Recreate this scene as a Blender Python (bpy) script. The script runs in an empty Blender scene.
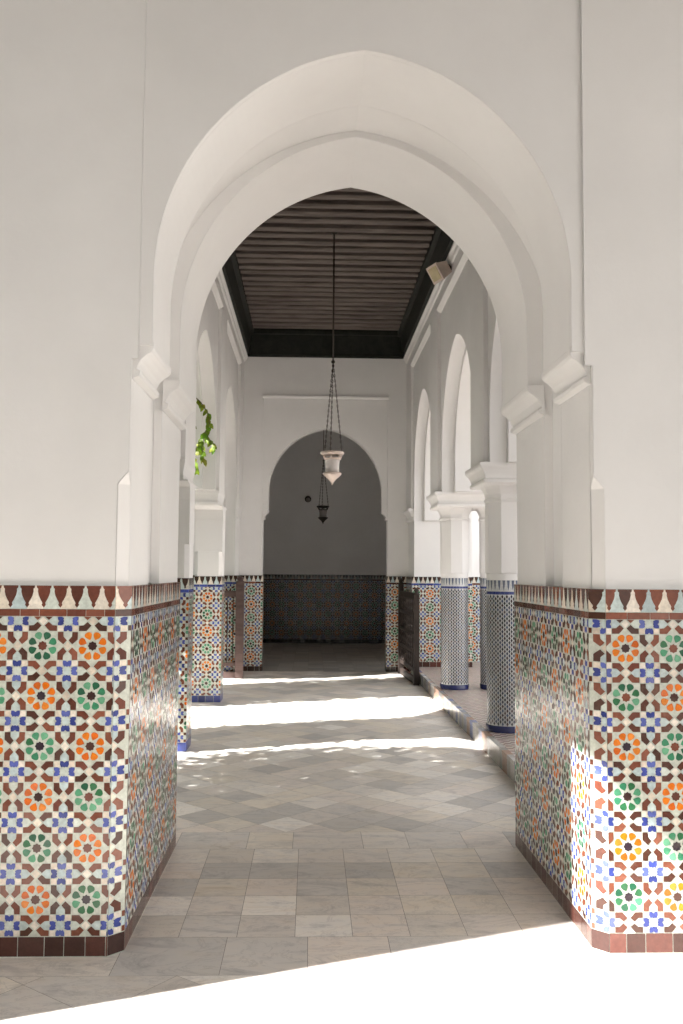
import bpy, math, random
from mathutils import Vector, Matrix
random.seed(7)
R = random.random
SC = bpy.context.scene
COL = SC.collection

# ---------------------------------------------------------------- helpers
def srgb(r, g, b):
    def f(c):
        c /= 255.0
        return c / 12.92 if c <= .04045 else ((c + .055) / 1.055) ** 2.4
    return (f(r), f(g), f(b))

class MB:
    """collects faces with a colour and a random vector per face, then becomes one mesh"""
    def __init__(self):
        self.v = []; self.f = []; self.c = []; self.t = []; self.s = []; self.m = []
    def face(self, pts, col=(1, 1, 1), tilt=None, smooth=False, mi=0):
        i = len(self.v)
        self.v += [tuple(p) for p in pts]
        self.f.append(tuple(range(i, i + len(pts))))
        self.c.append(col); self.t.append(tilt or (0, 0, 0)); self.s.append(smooth); self.m.append(mi)
    def mesh_faces(self, verts, faces, col=(1, 1, 1), smooth=False, mi=0):
        i = len(self.v)
        self.v += [tuple(p) for p in verts]
        for f in faces:
            self.f.append(tuple(i + k for k in f))
            self.c.append(col); self.t.append((0, 0, 0)); self.s.append(smooth); self.m.append(mi)
    def box(self, x0, x1, d0, d1, h0, h1, col=(1, 1, 1), mi=0):
        v = [(x, d, h) for h in (h0, h1) for d in (d0, d1) for x in (x0, x1)]
        f = [(0, 2, 3, 1), (4, 5, 7, 6), (0, 1, 5, 4), (2, 6, 7, 3), (0, 4, 6, 2), (1, 3, 7, 5)]
        self.mesh_faces(v, f, col, False, mi)
    def prism(self, poly, fn, t0, t1, mi=0):
        """poly: 2-D outline, fn(a, b, t) -> point; solid between t0 and t1"""
        n = len(poly)
        v = [fn(a, b, t0) for a, b in poly] + [fn(a, b, t1) for a, b in poly]
        f = [tuple(range(n)), tuple(range(2 * n - 1, n - 1, -1))]
        f += [(k, k + n, (k + 1) % n + n, (k + 1) % n) for k in range(n)]
        self.mesh_faces(v, f, (1, 1, 1), False, mi)
    def lathe(self, prof, cx, cd, n=24, col=(1, 1, 1), phase=0.0, smooth=True, mi=0, caps=True):
        v = []
        for r, h in prof:
            for k in range(n):
                a = 2 * math.pi * (k + phase) / n
                v.append((cx + r * math.cos(a), cd + r * math.sin(a), h))
        f = []
        for j in range(len(prof) - 1):
            for k in range(n):
                k2 = (k + 1) % n
                f.append((j * n + k, j * n + k2, (j + 1) * n + k2, (j + 1) * n + k))
        self.mesh_faces(v, f, col, smooth, mi)
        if caps:
            self.mesh_faces(v[:n], [tuple(range(n - 1, -1, -1))], col, False, mi)
            self.mesh_faces(v[-n:], [tuple(range(n))], col, False, mi)
    def tube(self, pts, rad, n=8, col=(1, 1, 1), mi=0):
        """swept round bar; rad a number or a list"""
        P = [Vector(p) for p in pts]
        v = []
        for i, p in enumerate(P):
            d = (P[min(i + 1, len(P) - 1)] - P[max(i - 1, 0)]).normalized()
            a = Vector((0, 0, 1)) if abs(d.z) < .9 else Vector((1, 0, 0))
            s = d.cross(a).normalized(); u = s.cross(d)
            r = rad[i] if isinstance(rad, (list, tuple)) else rad
            for k in range(n):
                w = 2 * math.pi * k / n
                v.append(p + s * (r * math.cos(w)) + u * (r * math.sin(w)))
        f = []
        for i in range(len(P) - 1):
            for k in range(n):
                k2 = (k + 1) % n
                f.append((i * n + k, i * n + k2, (i + 1) * n + k2, (i + 1) * n + k))
        f.append(tuple(range(n - 1, -1, -1))); f.append(tuple((len(P) - 1) * n + k for k in range(n)))
        self.mesh_faces(v, f, col, True, mi)
    def sphere(self, c, r, n=10, m=6, col=(1, 1, 1), sz=1.0, mi=0):
        prof = [(max(1e-4, r * math.sin(math.pi * j / m)), c[2] - sz * r * math.cos(math.pi * j / m)) for j in range(m + 1)]
        self.lathe(prof, c[0], c[1], n, col, mi=mi, caps=False)
    def build(self, name, mats, parent=None, fix=True):
        me = bpy.data.meshes.new(name)
        me.from_pydata(self.v, [], self.f)
        if not isinstance(mats, (list, tuple)): mats = [mats]
        for m in mats: me.materials.append(m)
        a = me.attributes.new('col', 'FLOAT_COLOR', 'FACE')
        a.data.foreach_set('color', [x for c in self.c for x in (c[0], c[1], c[2], 1.0)])
        a = me.attributes.new('tilt', 'FLOAT_VECTOR', 'FACE')
        a.data.foreach_set('vector', [x for c in self.t for x in c])
        me.polygons.foreach_set('use_smooth', self.s)
        me.polygons.foreach_set('material_index', self.m)
        me.update()
        if fix:
            import bmesh
            bm = bmesh.new(); bm.from_mesh(me)
            bmesh.ops.recalc_face_normals(bm, faces=bm.faces[:])
            bm.to_mesh(me); bm.free()
        o = bpy.data.objects.new(name, me)
        COL.objects.link(o)
        if parent:
            o.parent = parent
            o.matrix_parent_inverse = Matrix.Identity(4)
            off = Vector((0, 0, 0)); q = parent     # geometry is written in world metres
            while q: off += q.location; q = q.parent
            if off.length > 0:
                for vv in me.vertices: vv.co -= off
        return o

def part_of(parent, name, mb, mats, label=None, fix=True):
    o = mb.build(name, mats, parent, fix)
    if label: o['label'] = label
    return o

def thing(name, label, cat, loc, group=None, kind='thing'):
    o = bpy.data.objects.new(name, None); COL.objects.link(o)
    o.empty_display_size = .1
    o.location = loc; o['label'] = label; o['category'] = cat; o['kind'] = kind
    if group: o['group'] = group
    return o

def struct(o, label, cat):
    o['kind'] = 'structure'; o['label'] = label; o['category'] = cat
    return o

# ---------------------------------------------------------------- materials
def new_mat(name):
    m = bpy.data.materials.new(name); m.use_nodes = True
    nt = m.node_tree; nt.nodes.clear()
    out = nt.nodes.new('ShaderNodeOutputMaterial')
    b = nt.nodes.new('ShaderNodeBsdfPrincipled')
    nt.links.new(b.outputs[0], out.inputs[0])
    return m, nt, b

def noise(nt, scale, detail=4, rough=.55, vec=None, dist=0.0):
    n = nt.nodes.new('ShaderNodeTexNoise')
    n.inputs['Scale'].default_value = scale; n.inputs['Detail'].default_value = detail
    n.inputs['Roughness'].default_value = rough; n.inputs['Distortion'].default_value = dist
    if vec is None:
        g = nt.nodes.new('ShaderNodeNewGeometry'); vec = g.outputs['Position']
    nt.links.new(vec, n.inputs['Vector'])
    return n

def ramp(nt, src, stops):
    r = nt.nodes.new('ShaderNodeValToRGB')
    e = r.color_ramp.elements
    while len(e) > 1: e.remove(e[0])
    e[0].position = stops[0][0]; e[0].color = (*stops[0][1], 1)
    for p, c in stops[1:]:
        k = e.new(p); k.color = (*c, 1)
    nt.links.new(src, r.inputs[0])
    return r

def bump(nt, b, src, strength, dist=.01, normal=None):
    n = nt.nodes.new('ShaderNodeBump')
    n.inputs['Strength'].default_value = strength; n.inputs['Distance'].default_value = dist
    nt.links.new(src, n.inputs['Height'])
    if normal is not None: nt.links.new(normal, n.inputs['Normal'])
    nt.links.new(n.outputs[0], b.inputs['Normal'])

def simple(name, col, rough=.5, metal=0.0, var=.12, scale=12, bmp=.1, spec=.5):
    m, nt, b = new_mat(name)
    n = noise(nt, scale)
    d = tuple(c * (1 - var) for c in col); l = tuple(min(1, c * (1 + var)) for c in col)
    r = ramp(nt, n.outputs[0], [(.3, d), (.7, l)])
    nt.links.new(r.outputs[0], b.inputs['Base Color'])
    b.inputs['Roughness'].default_value = rough; b.inputs['Metallic'].default_value = metal
    b.inputs['Specular IOR Level'].default_value = spec
    if bmp: bump(nt, b, n.outputs[0], bmp)
    return m

def plaster():
    m, nt, b = new_mat('limewashed_plaster')
    n = noise(nt, 1.3, 5, .6)
    c0, c1 = (.742, .735, .728), (.790, .783, .776)
    r = ramp(nt, n.outputs[0], [(.35, c0), (.65, c1)])
    # a few scuffs
    n2 = noise(nt, 5.5, 8, .7)
    s = ramp(nt, n2.outputs[0], [(.70, (1, 1, 1)), (.80, (.90, .885, .87))])
    mx = nt.nodes.new('ShaderNodeMix'); mx.data_type = 'RGBA'; mx.blend_type = 'MULTIPLY'
    mx.inputs[0].default_value = .6
    nt.links.new(r.outputs[0], mx.inputs[6]); nt.links.new(s.outputs[0], mx.inputs[7])
    nt.links.new(mx.outputs[2], b.inputs['Base Color'])
    b.inputs['Roughness'].default_value = .75
    b.inputs['Specular IOR Level'].default_value = .25
    n3 = noise(nt, 9, 6, .6)
    bv = nt.nodes.new('ShaderNodeBevel'); bv.samples = 3; bv.inputs['Radius'].default_value = .009
    bump(nt, b, n3.outputs[0], .12, .02, bv.outputs[0])
    return m

def glazed(name='glazed_mosaic', rough=.16, k=1.0):
    m, nt, b = new_mat(name)
    a = nt.nodes.new('ShaderNodeAttribute'); a.attribute_name = 'col'
    t = nt.nodes.new('ShaderNodeAttribute'); t.attribute_name = 'tilt'
    n = noise(nt, 60, 3, .6)
    r = ramp(nt, n.outputs[0], [(.3, (.80, .80, .80)), (.7, (1.1, 1.1, 1.1))])
    mx = nt.nodes.new('ShaderNodeMix'); mx.data_type = 'RGBA'; mx.blend_type = 'MULTIPLY'; mx.inputs[0].default_value = 1
    nt.links.new(a.outputs['Color'], mx.inputs[6]); nt.links.new(r.outputs[0], mx.inputs[7])
    # worn, faded patches in the glaze
    w = noise(nt, 3.1, 6, .7)
    wr = ramp(nt, w.outputs[0], [(.60, (0, 0, 0)), (.78, (.22, .22, .22))])
    m2 = nt.nodes.new('ShaderNodeMix'); m2.data_type = 'RGBA'
    m2.inputs[7].default_value = (*srgb(205, 190, 170), 1)
    nt.links.new(wr.outputs[0], m2.inputs[0]); nt.links.new(mx.outputs[2], m2.inputs[6])
    nt.links.new(m2.outputs[2], b.inputs['Base Color'])
    g = nt.nodes.new('ShaderNodeNewGeometry')
    ad = nt.nodes.new('ShaderNodeVectorMath'); ad.operation = 'ADD'
    nt.links.new(g.outputs['Normal'], ad.inputs[0]); nt.links.new(t.outputs['Vector'], ad.inputs[1])
    nm = nt.nodes.new('ShaderNodeVectorMath'); nm.operation = 'NORMALIZE'
    nt.links.new(ad.outputs[0], nm.inputs[0])
    bump(nt, b, n.outputs[0], .08, .004, nm.outputs[0])
    b.inputs['Roughness'].default_value = rough
    b.inputs['Specular IOR Level'].default_value = .5
    return m

def marble():
    m, nt, b = new_mat('honed_marble')
    a = nt.nodes.new('ShaderNodeAttribute'); a.attribute_name = 'col'
    t = nt.nodes.new('ShaderNodeAttribute'); t.attribute_name = 'tilt'
    g = nt.nodes.new('ShaderNodeNewGeometry')
    ad = nt.nodes.new('ShaderNodeVectorMath'); ad.operation = 'ADD'
    nt.links.new(g.outputs['Position'], ad.inputs[0]); nt.links.new(t.outputs['Vector'], ad.inputs[1])
    mp = nt.nodes.new('ShaderNodeMapping'); mp.inputs['Scale'].default_value = (1, 2.2, 1)
    mp.inputs['Rotation'].default_value = (0, 0, .5)
    nt.links.new(ad.outputs[0], mp.inputs['Vector'])
    n = noise(nt, 3.2, 8, .62, mp.outputs[0], 1.2)
    r = ramp(nt, n.outputs[0], [(.30, (.72, .71, .71)), (.46, (1, .99, .98)), (.60, (1.05, 1.02, .98)), (.75, (.88, .83, .76))])
    v = noise(nt, 2.4, 9, .7, mp.outputs[0], 2.2)
    vr = ramp(nt, v.outputs[0], [(.475, (1, 1, 1)), (.50, (.70, .69, .70)), (.525, (1, 1, 1))])
    mx = nt.nodes.new('ShaderNodeMix'); mx.data_type = 'RGBA'; mx.blend_type = 'MULTIPLY'; mx.inputs[0].default_value = 1
    nt.links.new(a.outputs['Color'], mx.inputs[6]); nt.links.new(r.outputs[0], mx.inputs[7])
    m2 = nt.nodes.new('ShaderNodeMix'); m2.data_type = 'RGBA'; m2.blend_type = 'MULTIPLY'; m2.inputs[0].default_value = .65
    nt.links.new(mx.outputs[2], m2.inputs[6]); nt.links.new(vr.outputs[0], m2.inputs[7])
    nt.links.new(m2.outputs[2], b.inputs['Base Color'])
    rr = ramp(nt, n.outputs[0], [(.3, (.30, .30, .30)), (.7, (.46, .46, .46))])
    nt.links.new(rr.outputs[0], b.inputs['Roughness'])
    b.inputs['Specular IOR Level'].default_value = .4
    n3 = noise(nt, 14, 4)
    bump(nt, b, n3.outputs[0], .04, .01)
    return m

def wood(name, c0, c1, axis_scale=(2, 30, 30), rough=.6):
    m, nt, b = new_mat(name)
    g = nt.nodes.new('ShaderNodeNewGeometry')
    mp = nt.nodes.new('ShaderNodeMapping'); mp.inputs['Scale'].default_value = axis_scale
    nt.links.new(g.outputs['Position'], mp.inputs['Vector'])
    n = noise(nt, 1, 6, .65, mp.outputs[0], .6)
    r = ramp(nt, n.outputs[0], [(.3, c0), (.7, c1)])
    nt.links.new(r.outputs[0], b.inputs['Base Color'])
    b.inputs['Roughness'].default_value = rough
    b.inputs['Specular IOR Level'].default_value = .3
    bump(nt, b, n.outputs[0], .25, .006)
    return m

def mosaic_floor():
    m, nt, b = new_mat('small_mosaic_paving')
    g = nt.nodes.new('ShaderNodeNewGeometry')
    mp = nt.nodes.new('ShaderNodeMapping'); mp.inputs['Rotation'].default_value = (0, 0, .12)
    nt.links.new(g.outputs['Position'], mp.inputs['Vector'])
    ck = nt.nodes.new('ShaderNodeTexChecker'); ck.inputs['Scale'].default_value = 19
    ck.inputs['Color1'].default_value = (*srgb(186, 178, 170), 1); ck.inputs['Color2'].default_value = (*srgb(116, 88, 78), 1)
    nt.links.new(mp.outputs[0], ck.inputs['Vector'])
    vo = nt.nodes.new('ShaderNodeTexVoronoi'); vo.inputs['Scale'].default_value = 26; vo.distance = 'CHEBYCHEV'
    vo.inputs['Randomness'].default_value = 0
    nt.links.new(mp.outputs[0], vo.inputs['Vector'])
    hs = nt.nodes.new('ShaderNodeHueSaturation'); hs.inputs['Saturation'].default_value = .25
    nt.links.new(vo.outputs['Color'], hs.inputs['Color'])
    mx = nt.nodes.new('ShaderNodeMix'); mx.data_type = 'RGBA'; mx.blend_type = 'OVERLAY'; mx.inputs[0].default_value = .3
    nt.links.new(ck.outputs[0], mx.inputs[6]); nt.links.new(hs.outputs[0], mx.inputs[7])
    nt.links.new(mx.outputs[2], b.inputs['Base Color'])
    b.inputs['Roughness'].default_value = .35
    return m

def glass(name, tint, rough=.25):
    m, nt, b = new_mat(name)
    n = noise(nt, 30, 3)
    r = ramp(nt, n.outputs[0], [(.3, tuple(c * .9 for c in tint)), (.7, tint)])
    nt.links.new(r.outputs[0], b.inputs['Base Color'])
    b.inputs['Roughness'].default_value = rough
    b.inputs['Transmission Weight'].default_value = .45
    b.inputs['IOR'].default_value = 1.3
    return m

def leaf_mat(name, c0, c1):
    m, nt, b = new_mat(name)
    a = nt.nodes.new('ShaderNodeAttribute'); a.attribute_name = 'col'
    n = noise(nt, 20, 3)
    r = ramp(nt, n.outputs[0], [(.3, c0), (.7, c1)])
    mx = nt.nodes.new('ShaderNodeMix'); mx.data_type = 'RGBA'; mx.blend_type = 'MULTIPLY'; mx.inputs[0].default_value = 1
    nt.links.new(r.outputs[0], mx.inputs[6]); nt.links.new(a.outputs['Color'], mx.inputs[7])
    nt.links.new(mx.outputs[2], b.inputs['Base Color'])
    b.inputs['Roughness'].default_value = .45
    b.inputs['Transmission Weight'].default_value = .0
    tr = nt.nodes.new('ShaderNodeBsdfTranslucent')
    nt.links.new(mx.outputs[2], tr.inputs[0])
    ms = nt.nodes.new('ShaderNodeMixShader'); ms.inputs[0].default_value = .45
    out = [x for x in nt.nodes if x.type == 'OUTPUT_MATERIAL'][0]
    nt.links.new(b.outputs[0], ms.inputs[1]); nt.links.new(tr.outputs[0], ms.inputs[2])
    nt.links.new(ms.outputs[0], out.inputs[0])
    return m

M_PLASTER = plaster()
M_TILE = glazed('glazed_mosaic', .21)
M_MARBLE = marble()
M_SOIL = simple('planted_garden_soil', srgb(104, 96, 70), .95, scale=2, var=.3)
M_GROUT = simple('floor_joint', srgb(120, 110, 100), .8)
M_PAVE = simple('pale_paving', srgb(146, 138, 128), .8, scale=3)
M_CEIL = wood('dark_ceiling_timber', srgb(76, 68, 64), srgb(120, 110, 104), (1.5, 14, 14))
M_CEILD = wood('blackened_carved_timber', srgb(24, 26, 23), srgb(46, 47, 42), (6, 6, 6))
M_GATE = wood('dark_gate_timber', srgb(36, 30, 27), srgb(62, 52, 47), (14, 14, 3))
M_GATE2 = wood('brown_gate_timber', srgb(74, 58, 54), srgb(104, 86, 82), (3, 14, 14))
M_IRON = simple('dark_iron', srgb(58, 52, 47), .5, .6)
M_BRASS = simple('pale_enamelled_metal', srgb(212, 196, 186), .4, .1)
M_GLASS = glass('frosted_lamp_glass', (.92, .87, .85))
M_GLASSD = glass('smoky_lamp_glass', (.42, .38, .36))
M_HOUSE = simple('beige_lamp_housing', srgb(200, 184, 172), .5)
M_LENS = simple('yellowed_lens', srgb(190, 176, 140), .2)
M_LEAF = leaf_mat('vine_leaf', srgb(84, 122, 20), srgb(140, 172, 44))
M_TREE = leaf_mat('tree_leaf', srgb(50, 80, 30), srgb(90, 120, 50))
M_STEM = simple('vine_stem', srgb(96, 88, 60), .8)
M_BARK = simple('bark', srgb(110, 95, 80), .9)
M_MOS = mosaic_floor()
M_STEP = simple('worn_stone_riser', srgb(150, 145, 138), .6, var=.25, scale=5)
M_WHITE = simple('white_plastic', srgb(200, 196, 190), .4)

# ---------------------------------------------------------------- measures (metres)
F_PX, EYE = 910.66, 1.55
XL, XR = -.764, 1.194                 # jambs of both great arches
XC = .214
Z0, Z1 = 3.81, 5.25                  # great arch wall: front and back face
ZE = 14.30                           # wall at the end of the gallery
ZB = 19.97                           # far wall of the room beyond
HL, HR = -1.09, 1.49                 # gallery walls
DADO = 1.485
PLAT = .155

def FX(a, b, t): return (a, t, b)     # outline in x/height, thickness along depth
def FD(a, b, t): return (t, a, b)     # outline in depth/height, thickness along x

def arch_pts(c, hw, apex, d, imp, n=36):
    """pointed arch from the left springing at height imp, over the apex, down to the right one"""
    Rr = hw + d
    spring = apex - math.sqrt(Rr * Rr - d * d)
    a1 = math.acos(d / Rr)            # angle from horizontal to apex, from the far centre
    left = [(c - hw, imp)] + [(c + d - Rr * math.cos(a1 * k / n), spring + Rr * math.sin(a1 * k / n)) for k in range(n + 1)]
    right = [(2 * c - x, y) for x, y in reversed(left[:-1])]
    return left + right

# ---------------------------------------------------------------- mosaic
P = .2027
BRN = [srgb(*c) for c in ((104, 56, 42), (88, 48, 36), (118, 66, 48), (74, 44, 34), (128, 76, 58))]
ORG = [srgb(*c) for c in ((212, 109, 14), (219, 121, 24), (202, 96, 14), (217, 128, 44))]
GRN = [srgb(*c) for c in ((58, 130, 96), (44, 104, 66), (78, 148, 112), (36, 92, 66), (104, 164, 130))]
BLU = [srgb(*c) for c in ((64, 76, 152), (52, 64, 134), (78, 90, 166), (90, 102, 172))]
WHT = [srgb(*c) for c in ((224, 214, 198), (216, 204, 188), (228, 220, 208))]
PAL = [srgb(*c) for c in ((190, 204, 202), (200, 208, 200), (182, 198, 200))]
DRK = [srgb(*c) for c in ((58, 36, 34), (50, 38, 48), (70, 40, 32))]
BACK = srgb(196, 201, 190)
NAVY = [srgb(*c) for c in ((52, 66, 140), (66, 82, 160), (58, 70, 128))]

def clip(poly, u0, u1, v0, v1):
    def side(pl, ins, cut):
        o = []
        for i in range(len(pl)):
            a, b = pl[i - 1], pl[i]
            ia, ib = ins(a), ins(b)
            if ia != ib: o.append(cut(a, b))
            if ib: o.append(b)
        return o
    def cx(k): return lambda a, b: (k, a[1] + (b[1] - a[1]) * (k - a[0]) / (b[0] - a[0]))
    def cy(k): return lambda a, b: (a[0] + (b[0] - a[0]) * (k - a[1]) / (b[1] - a[1]), k)
    for ins, cut in ((lambda p: p[0] >= u0, cx(u0)), (lambda p: p[0] <= u1, cx(u1)),
                     (lambda p: p[1] >= v0, cy(v0)), (lambda p: p[1] <= v1, cy(v1))):
        if len(poly) < 3: return []
        poly = side(poly, ins, cut)
    return poly if len(poly) >= 3 else []

def star8(r, q, ph=0):
    return [((r if k % 2 == 0 else q) * math.cos(math.pi * k / 8 + ph), (r if k % 2 == 0 else q) * math.sin(math.pi * k / 8 + ph)) for k in range(16)]

def unit_shapes():
    """shapes of one repeat, centred on a rosette, in repeat units: (palette key, outline)"""
    S = []
    S.append(('C', star8(.098, .078)))
    pet = [(.125, 0), (.175, .048), (.215, .073), (.25, .074), (.280, .050), (.292, 0), (.280, -.050), (.25, -.074), (.215, -.073), (.175, -.048)]
    for k in range(8):
        a = math.pi / 8 + k * math.pi / 4
        S.append(('R', [(x * math.cos(a) - y * math.sin(a), x * math.sin(a) + y * math.cos(a)) for x, y in pet]))
    g = .006
    br = [(-.207 + g, .22), (-.092, .22), (-.087, .310), (-.018, .388), (-.09, .470), (-.2, .37)]
    pb = [(-.082, .218), (.082, .218), (.078, .308), (0, .392), (-.078, .308)]
    # star block, centred on (.5, .5)
    def put(key, poly, f):
        S.append((key, [f(x, y) for x, y in poly]))
    rots = [lambda x, y: (x + .5, y + .5), lambda x, y: (-x + .5, -y + .5), lambda x, y: (y + .5, -x + .5), lambda x, y: (-y + .5, x + .5)]
    for f in rots:
        put('B', br, f); put('B', [(-x, y) for x, y in br], f)
        put('P', pb, f)
        put('L', [(-.084, .207), (-.034, .207), (0, .178), (.034, .207), (.084, .207), (.088, .14), (.060, .082), (.03, .098), (0, .082), (-.03, .098), (-.060, .082), (-.088, .14)], f)
        put('W', [(.093, .093), (.203, .093), (.203, .203), (.093, .203)], f)
    S.append(('P', [(x + .5, y + .5) for x, y in star8(.094, .072, math.pi / 8)]))
    S.append(('W', [(.5 - .082, 0), (.5, -.088), (.582, 0), (.5, .088)]))
    S.append(('W', [(0, .5 - .088), (.088, .5), (0, .588), (-.088, .5)]))
    return S
UNIT = unit_shapes()
MERLON = [(-.45, 1), (.45, 1), (.43, .90), (.36, .86), (.37, .74), (.31, .56), (.19, .38), (.11, .29), (.09, .23), (.13, .18), (.08, .12), (0, .05), (-.08, .12), (-.13, .18), (-.09, .23), (-.11, .29), (-.19, .38), (-.31, .56), (-.37, .74), (-.36, .86), (-.43, .90)]

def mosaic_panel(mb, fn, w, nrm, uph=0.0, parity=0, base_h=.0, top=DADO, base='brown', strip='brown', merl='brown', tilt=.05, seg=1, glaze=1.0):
    """fn(u, v, off) -> point on the panel; u 0..w along, v height; uph = position of a rosette centre along u"""
    kw_narrow = w < P * .3
    rb, rf, rs, rr = base_h + .083, top - .127, top - .095, top - .0
    d0 = rb - .083
    T = lambda s=1.0: ((R() - .5) * 2 * tilt * s, (R() - .5) * 2 * tilt * s, (R() - .5) * 2 * tilt * s)
    OFF = .0012
    def put(poly, col, s=1.0, off=OFF, jit=.10):
        j = 1 + (R() - .5) * 2 * jit
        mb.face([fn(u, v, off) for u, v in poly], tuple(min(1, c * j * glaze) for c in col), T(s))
    # backing
    for k in range(seg):
        a, b = w * k / seg, w * (k + 1) / seg
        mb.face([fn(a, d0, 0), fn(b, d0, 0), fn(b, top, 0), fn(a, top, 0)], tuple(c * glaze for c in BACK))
    # field
    y1 = top - .246                                   # topmost rosette row
    i0, i1 = math.floor((0 - uph) / P) - 1, math.ceil((w - uph) / P) + 1
    for j in range(-1, 9):
        cy = y1 - j * P
        if cy + P < rb - P or cy - P > rf: continue
        for i in range(i0, i1 + 1):
            cxx = uph + i * P
            org = (i + j + parity) % 2 == 0
            pal = ORG if org else GRN
            for key, poly in UNIT:
                if kw_narrow and key == 'R': continue
                if key == 'R': c = random.choice(pal)
                elif key == 'C': c = random.choice(DRK if R() < .5 else BRN)
                else: c = random.choice({'B': BRN, 'P': PAL, 'L': BLU, 'W': WHT}[key])
                q = clip([(cxx + x * P, cy + y * P) for x, y in poly], .0, w, rb, rf)
                if q: put(q, c)
    # strip under the frieze
    sc = BRN if strip == 'brown' else NAVY
    u = -R() * .06
    while u < w:
        L = .07 + .05 * R()
        q = clip([(u + .001, rf + .002), (u + L - .001, rf + .002), (u + L - .001, rs - .002), (u + .001, rs - .002)], 0, w, 0, 9)
        if q: put(q, random.choice(sc), jit=.2)
        u += L
    # frieze of pendants
    mp = P / 3
    mc = BRN if merl == 'brown' else [srgb(52, 38, 32), srgb(66, 44, 36)] if merl == 'dark' else [srgb(90, 100, 132), srgb(78, 88, 120)]
    k0, k1 = math.floor((0 - uph) / mp) - 1, math.ceil((w - uph) / mp) + 1
    for k in range(k0, k1 + 1):
        cxx = uph + k * mp
        q = clip([(cxx + mp * .02, rs), (cxx + mp * .98, rs), (cxx + mp * .98, rr), (cxx + mp * .02, rr)], 0, w, 0, 9)
        if q: put(q, random.choice(PAL if k % 2 else WHT), off=.0006)
        q = clip([(cxx + x * mp, rs + y * (rr - rs)) for x, y in MERLON], 0, w, 0, 9)
        if q: put(q, random.choice(mc))
    # base course
    bc = [srgb(84, 50, 42), srgb(70, 44, 38), srgb(98, 58, 50)] if base == 'brown' else [srgb(48, 34, 30), srgb(62, 42, 36)] if base == 'dark' else NAVY
    u = -R() * .05
    while u < w:
        L = .075 + .04 * R()
        q = clip([(u + .0015, d0 + .004), (u + L - .0015, d0 + .004), (u + L - .0015, rb - .003), (u + .0015, rb - .003)], 0, w, 0, 9)
        if q: put(q, random.choice(bc), jit=.25)
        u += L

def flat_panel(mb, a, b, n, squeeze=None, **kw):
    """vertical panel from plan point a to b (seen from its front, left to right), n = outward plan normal"""
    A, B = Vector((a[0], a[1])), Vector((b[0], b[1]))
    w = (B - A).length; U = (B - A) / w
    if squeeze:                                        # a narrow strip whose pattern is cut a little tighter
        U = U * (w / squeeze); w = squeeze
    def fn(u, v, off): return (A.x + U.x * u + n[0] * off, A.y + U.y * u + n[1] * off, v)
    mosaic_panel(mb, fn, w, n, **kw)

def back_block(mb, poly, h0, h1):
    mb.prism(poly, lambda a, b, t: (a, b, t), h0, h1)

# ---------------------------------------------------------------- floor
def floor_tiles():
    mb = MB()
    pal = [srgb(*c) for c in ((222, 216, 208), (214, 207, 199), (204, 199, 193), (230, 225, 218), (216, 208, 196), (192, 188, 183), (210, 203, 194), (220, 211, 202))]
    def t(poly, jit=.06, s=1.0):
        c = random.choice(pal); j = 1 + (R() - .5) * 2 * jit
        cx = sum(p[0] for p in poly) / len(poly); cy = sum(p[1] for p in poly) / len(poly)
        q = []
        for x, y in poly:
            dx, dy = x - cx, y - cy; L = math.hypot(dx, dy) or 1
            k = max(0, 1 - .0014 / L)
            q.append((cx + dx * k, cy + dy * k, 0.0))
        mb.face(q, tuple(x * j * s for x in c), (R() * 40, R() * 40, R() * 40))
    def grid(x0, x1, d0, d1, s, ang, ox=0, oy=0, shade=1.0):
        ca, sa = math.cos(ang), math.sin(ang)
        n = int(14 / s)
        for i in range(-n, n):
            for j in range(-n * 2, n * 2):
                pts = [((i + a) * s, (j + b) * s) for a, b in ((0, 0), (1, 0), (1, 1), (0, 1))]
                pts = [(ox + x * ca - y * sa, oy + x * sa + y * ca) for x, y in pts]
                if max(p[0] for p in pts) < x0 or min(p[0] for p in pts) > x1: continue
                if max(p[1] for p in pts) < d0 or min(p[1] for p in pts) > d1: continue
                q = clip(pts, x0, x1, d0, d1)
                if len(q) >= 3:
                    A = abs(sum(q[k - 1][0] * q[k][1] - q[k][0] * q[k - 1][1] for k in range(len(q)))) / 2
                    if A > .0004: t(q, .08, shade)
    # forecourt: large slabs laid diagonally
    grid(-2.6, 4.0, -1.6, 3.62, .40, math.radians(52), -.5, 3.62)
    # threshold course of long slabs in front of the arch
    x = -2.6
    while x < 4.0:
        L = random.choice((.42, .5, .34, .28)); x2 = min(4.0, x + L)
        t([(x, 3.62), (x2, 3.62), (x2, 3.985), (x, 3.985)]); x = x2
    # squares between the jambs
    s = .2468
    for r in range(5):
        d0 = 3.985 + r * s
        off = -.0549 if r < 3 else -.0549
        for i in range(-4, 6):
            x0 = off + i * s
            q = clip([(x0, d0), (x0 + s, d0), (x0 + s, d0 + s), (x0, d0 + s)], XL - .02, XR + .02, 0, 99)
            if len(q) >= 3: t(q)
    # border course
    d0 = 3.985 + 5 * s
    x = -2.0
    while x < 1.52:
        L = random.choice((.33, .26, .40)); x2 = min(1.52, x + L)
        t([(x, d0), (x2, d0), (x2, 5.545), (x, 5.545)]); x = x2
    # gallery: squares laid on the diagonal
    grid(-2.0, 1.52, 5.545, 14.3, s, math.pi / 4, .214, 5.545)
    # room beyond
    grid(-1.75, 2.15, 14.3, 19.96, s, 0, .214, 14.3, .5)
    o = mb.build('floor', M_MARBLE)
    struct(o, 'worn grey and beige marble tile floor of the gallery', 'floor')
    b = MB(); b.box(-2.75, 4.0, -1.6, 20.1, -.06, -.0015)
    part_of(o, 'joints', b, M_GROUT)
    return o
floor_tiles()

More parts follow.
